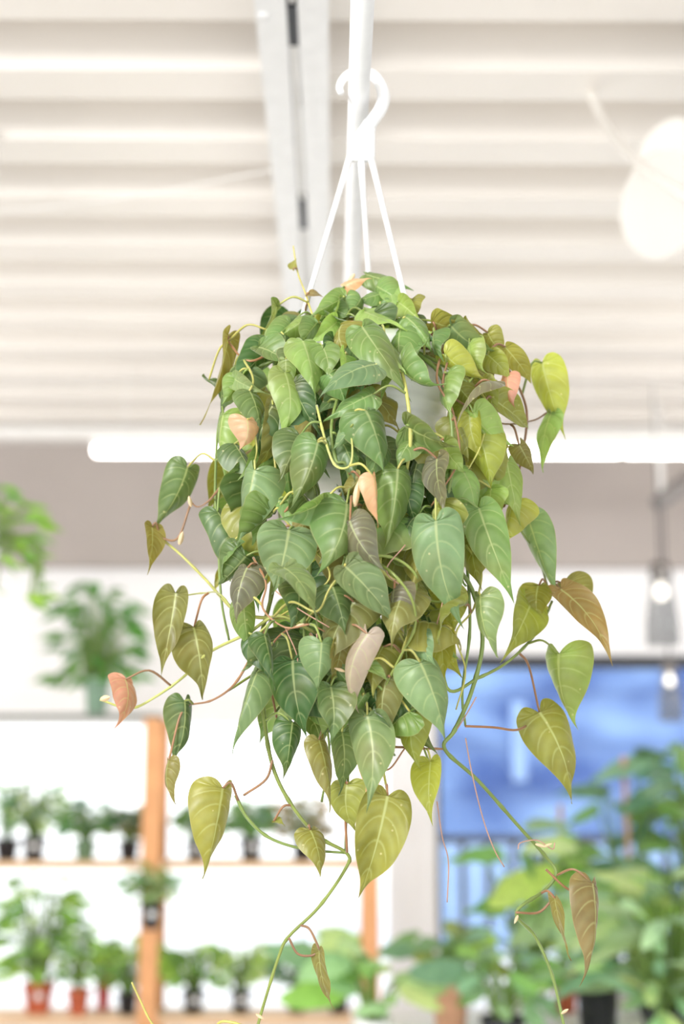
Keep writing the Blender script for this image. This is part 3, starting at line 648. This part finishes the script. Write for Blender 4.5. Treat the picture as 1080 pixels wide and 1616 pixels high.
def addleaf(bx,by,tx,ty,w,ck,lay,roll,Yb,Yt,N=36,n=6,back=False,r=rng):
    B=at(bx,by,Yb); T=at(tx,ty,Yt)
    ax=T-B; L=ax.length
    c=(CAM-B).normalized()
    if back: c=-c+Vector((0,0,.3))
    nr=(c-ax.normalized()*c.dot(ax.normalized())).normalized()
    if not back: nr=(nr+Vector((0,0,.2)))
    sgn=1 if bx>578 else -1
    roll=roll+r.uniform(3,26)
    ro=R(min(roll,68))*(sgn if r.random()<.75 else -sgn)
    nr=Matrix.Rotation(ro,3,ax.normalized())@nr
    W=w*.95*mpp(Yb)/max(.48,math.cos(ro))
    best=None
    for v in vines:
        for i,p in enumerate(v['pts']):
            if i<2: continue
            d=(p-B).length+(.03 if p.z<B.z-.01 else 0)
            if back!=v['back'] and not (not back and v['back']): d+=.3
            elif v['back'] and not back: d+=.05
            if best is None or d<best[0]: best=(d,v,i)
    d,v,i=best; p=v['pts'][i]
    m1=p.lerp(B,.5)+Vector((0,0,min(.02,d*.25)))+(CAM-B).normalized()*(.0 if back else .006)
    endp=B+nr.normalized()*(-.001)
    pc_={'Q':'r','O':'r','R':'r','H':'r','M':'r','V':'r'}.get(ck, 'y' if r.random()<.5 else 'g')
    if d>.003: v['stem'].tube(cr([p,m1,endp],6),[.0016]*6+[.0014]*6+[.0012],6,jit(SC[pc_]))
    fold=r.uniform(.3,1.05) if r.random()<.78 else r.uniform(-.6,-.15)
    leafgeo(v['fol'],B,ax,nr,L*1.02,W*(1+.10*abs(fold)),fold,r.uniform(.15,.65),jit(PAL[ck]),N=N,n=n,r=r,bend=r.uniform(-.34,.34),relief=.045,wave=r.uniform(.015,.06),tw=r.uniform(-.8,.8),cup=r.uniform(-.15,.12))
for (bx,by,tx,ty,w,ck,lay,roll) in LV:
    Yb=front(bx,by)-.011*lay+.012+rng.uniform(-.003,.003)
    dl=math.hypot(tx-bx,ty-by)*mpp(YP)
    Yt=Yb+ (front(tx,ty)-front(bx,by))*.5 + dl*rng.uniform(-.4,.25)
    addleaf(bx,by,tx,ty,w,ck,lay,roll,Yb,Yt)
EX=[(480,430,660),(540,370,740),(600,345,800),(700,345,800),(800,345,770),(900,350,745),(1000,400,720),(1100,430,690),(1170,470,650)]
def xr(y):
    return interp([(a,b) for a,b,c in EX],y),interp([(a,c) for a,b,c in EX],y)
r2=random.Random(21)
cnt=0
while cnt<115:
    y=r2.uniform(490,1120); a,b=xr(y); x=r2.uniform(a+30,b-30)
    if 605<x<722 and 550<y<690: continue
    ang=r2.uniform(-.9,.9); L=r2.uniform(65,118)
    if 590<x<740 and 480<y<=550: L=55
    Yb=front(x,y)+r2.uniform(.034,.06)
    if y>820: Yb=front(x,y)+r2.uniform(.04,.16)
    addleaf(x,y,x+math.sin(ang)*L,y+math.cos(ang)*L,L*.6,r2.choice('DKDGGOKQDG'if x<650 else 'QDGLQODGY'),0,r2.uniform(-30,40),Yb,Yb+r2.uniform(-.03,.03),N=28,n=3,r=r2)  # dark tones on the left and centre paint shaded gaps into the inner foliage
    cnt+=1
cnt=0
while cnt<34:
    y=r2.uniform(470,1150); a,b=xr(y); x=r2.uniform(a-5,b+5)
    if 605<x<725 and 550<y<690: continue
    ang=r2.uniform(-1.2,1.2); L=r2.uniform(48,84)
    Yb=front(x,y)-r2.uniform(-.015,.018)
    addleaf(x,y,x+math.sin(ang)*L,y+math.cos(ang)*L,L*.52,r2.choice('GBDSKOG'if x<660 else 'QYGBQG'),0,r2.choice([5,50,62]),Yb,Yb+r2.uniform(-.02,.03),N=28,n=4,r=r2)
    cnt+=1
cnt=0
while cnt<60:
    y=r2.uniform(490,1060); a,b=xr(y); x=r2.uniform(a+20,b-20)
    ang=r2.uniform(-.7,.7); L=r2.uniform(75,110)
    Yb=2*YP-front(x,y)-r2.uniform(.0,.05)
    if y>820: Yb-=r2.uniform(0,.1)
    addleaf(x,y,x+math.sin(ang)*L,y+math.cos(ang)*L,L*.62,r2.choice('GBYQKL'),0,r2.uniform(-30,30),Yb,Yb,N=21,n=3,back=True,r=r2)
    cnt+=1
for v in vines:
    s_=v['stem'].build('vine',M_['vine'],root)
    if v['fol'].v: v['fol'].build('foliage',M_['leaf'],s_)
for P in ([(735,1165),(745,1220),(762,1290),(780,1340),(796,1368)],[(690,1265),(698,1320),(708,1360),(706,1424)],[(722,1150),(735,1130),(752,1100)],[(818,1340),(822,1330),(848,1326),(872,1340),(876,1330)],[(432,930),(470,960),(520,990)],[(660,900),(690,915),(700,940),(690,985)],[(500,1000),(505,1040),(530,1050)],[(640,860),(610,900),(640,930)],[(450,990),(470,1040),(460,1080)]):
    mb=MB(); mb.tube(cr([at(x,y,front(x,y)-.01) for x,y in P],5),.0008,5,lin((206,160,138))); mb.build('aerial_root',M_['vine'],root)
for (x,y,dx,dy,w) in ((283,860,6,-22,9),(845,1332,18,5,5),(858,1336,14,-5,4),(818,1444,-6,14,5),(302,800,-4,-18,7),(886,1600,12,-8,5),(404,1600,12,8,5),(560,800,6,-42,10),(158,1104,16,-4,10),(560,432,-12,18,8),(700,905,20,12,6),(640,960,6,-26,5),(465,990,16,-6,5),(545,1060,-18,-6,5)):
    B=at(x,y,front(x,y)-.014); T=at(x+dx,y+dy,front(x,y)-.018); mb=MB()
    leafgeo(mb,B,T-B,CAM-B,(T-B).length,w*mpp(1.7),.8,.4,lin((222,196,160)),N=10,n=3,kind='oval',relief=0)
    mb.build('sheath',M_['vine'],root)['label']='dry papery sheath'
for P in ([(735,1146),(780,1148),(815,1152),(838,1140),(852,1124)],[(862,1372),(895,1402),(925,1410),(936,1396)],[(545,1215),(545,1280),(548,1345)],[(456,1480),(470,1505),(492,1508),(504,1500)],[(815,1440),(850,1440),(872,1420)],[(250,848),(280,850),(300,798)],[(385,1255),(420,1230),(430,1200)]):
    mb=MB(); mb.tube(cr([at(x,y,front(x,y)+.006) for x,y in P],6),.0016,6,jit(SC['r'])); mb.build('petiole',M_['vine'],root)

# ================================================================== LIGHT
w=bpy.data.worlds.new('world'); scene.world=w; w.use_nodes=True
bgn=w.node_tree.nodes['Background']; bgn.inputs[0].default_value=(.96,.985,1,1); bgn.inputs[1].default_value=2.5
def added_light(loc,tgt,size,e,col=(1,1,1)):
    l=bpy.data.lights.new('added_light','AREA'); l.shape='DISK'; l.size=size; l.energy=e; l.color=col
    o=bpy.data.objects.new('lamp',l); COL.objects.link(o); o.location=loc  # light source added out of view, no fixture modelled
    o.rotation_euler=(Vector(tgt)-Vector(loc)).to_track_quat('-Z','Y').to_euler()
added_light((-1.7,-.3,2.9),(0,1.8,1.8),.8,92,(1,.985,.955))  # added key light on the hanging plant, out of view
added_light((0,4.2,.35),(0,5.2,3.3),3.0,44,(1,.98,.955))  # added uplight below the frame to brighten the ceiling
added_light((-3.3,5.3,2.3),(-.8,8,1.9),1.0,30,(1,.98,.96))  # added off-frame light brightening the back wall from the left
added_light((3.3,5.3,2.3),(.8,8,1.9),1.0,30,(1,.98,.96))  # matching added light for the back wall, from the right
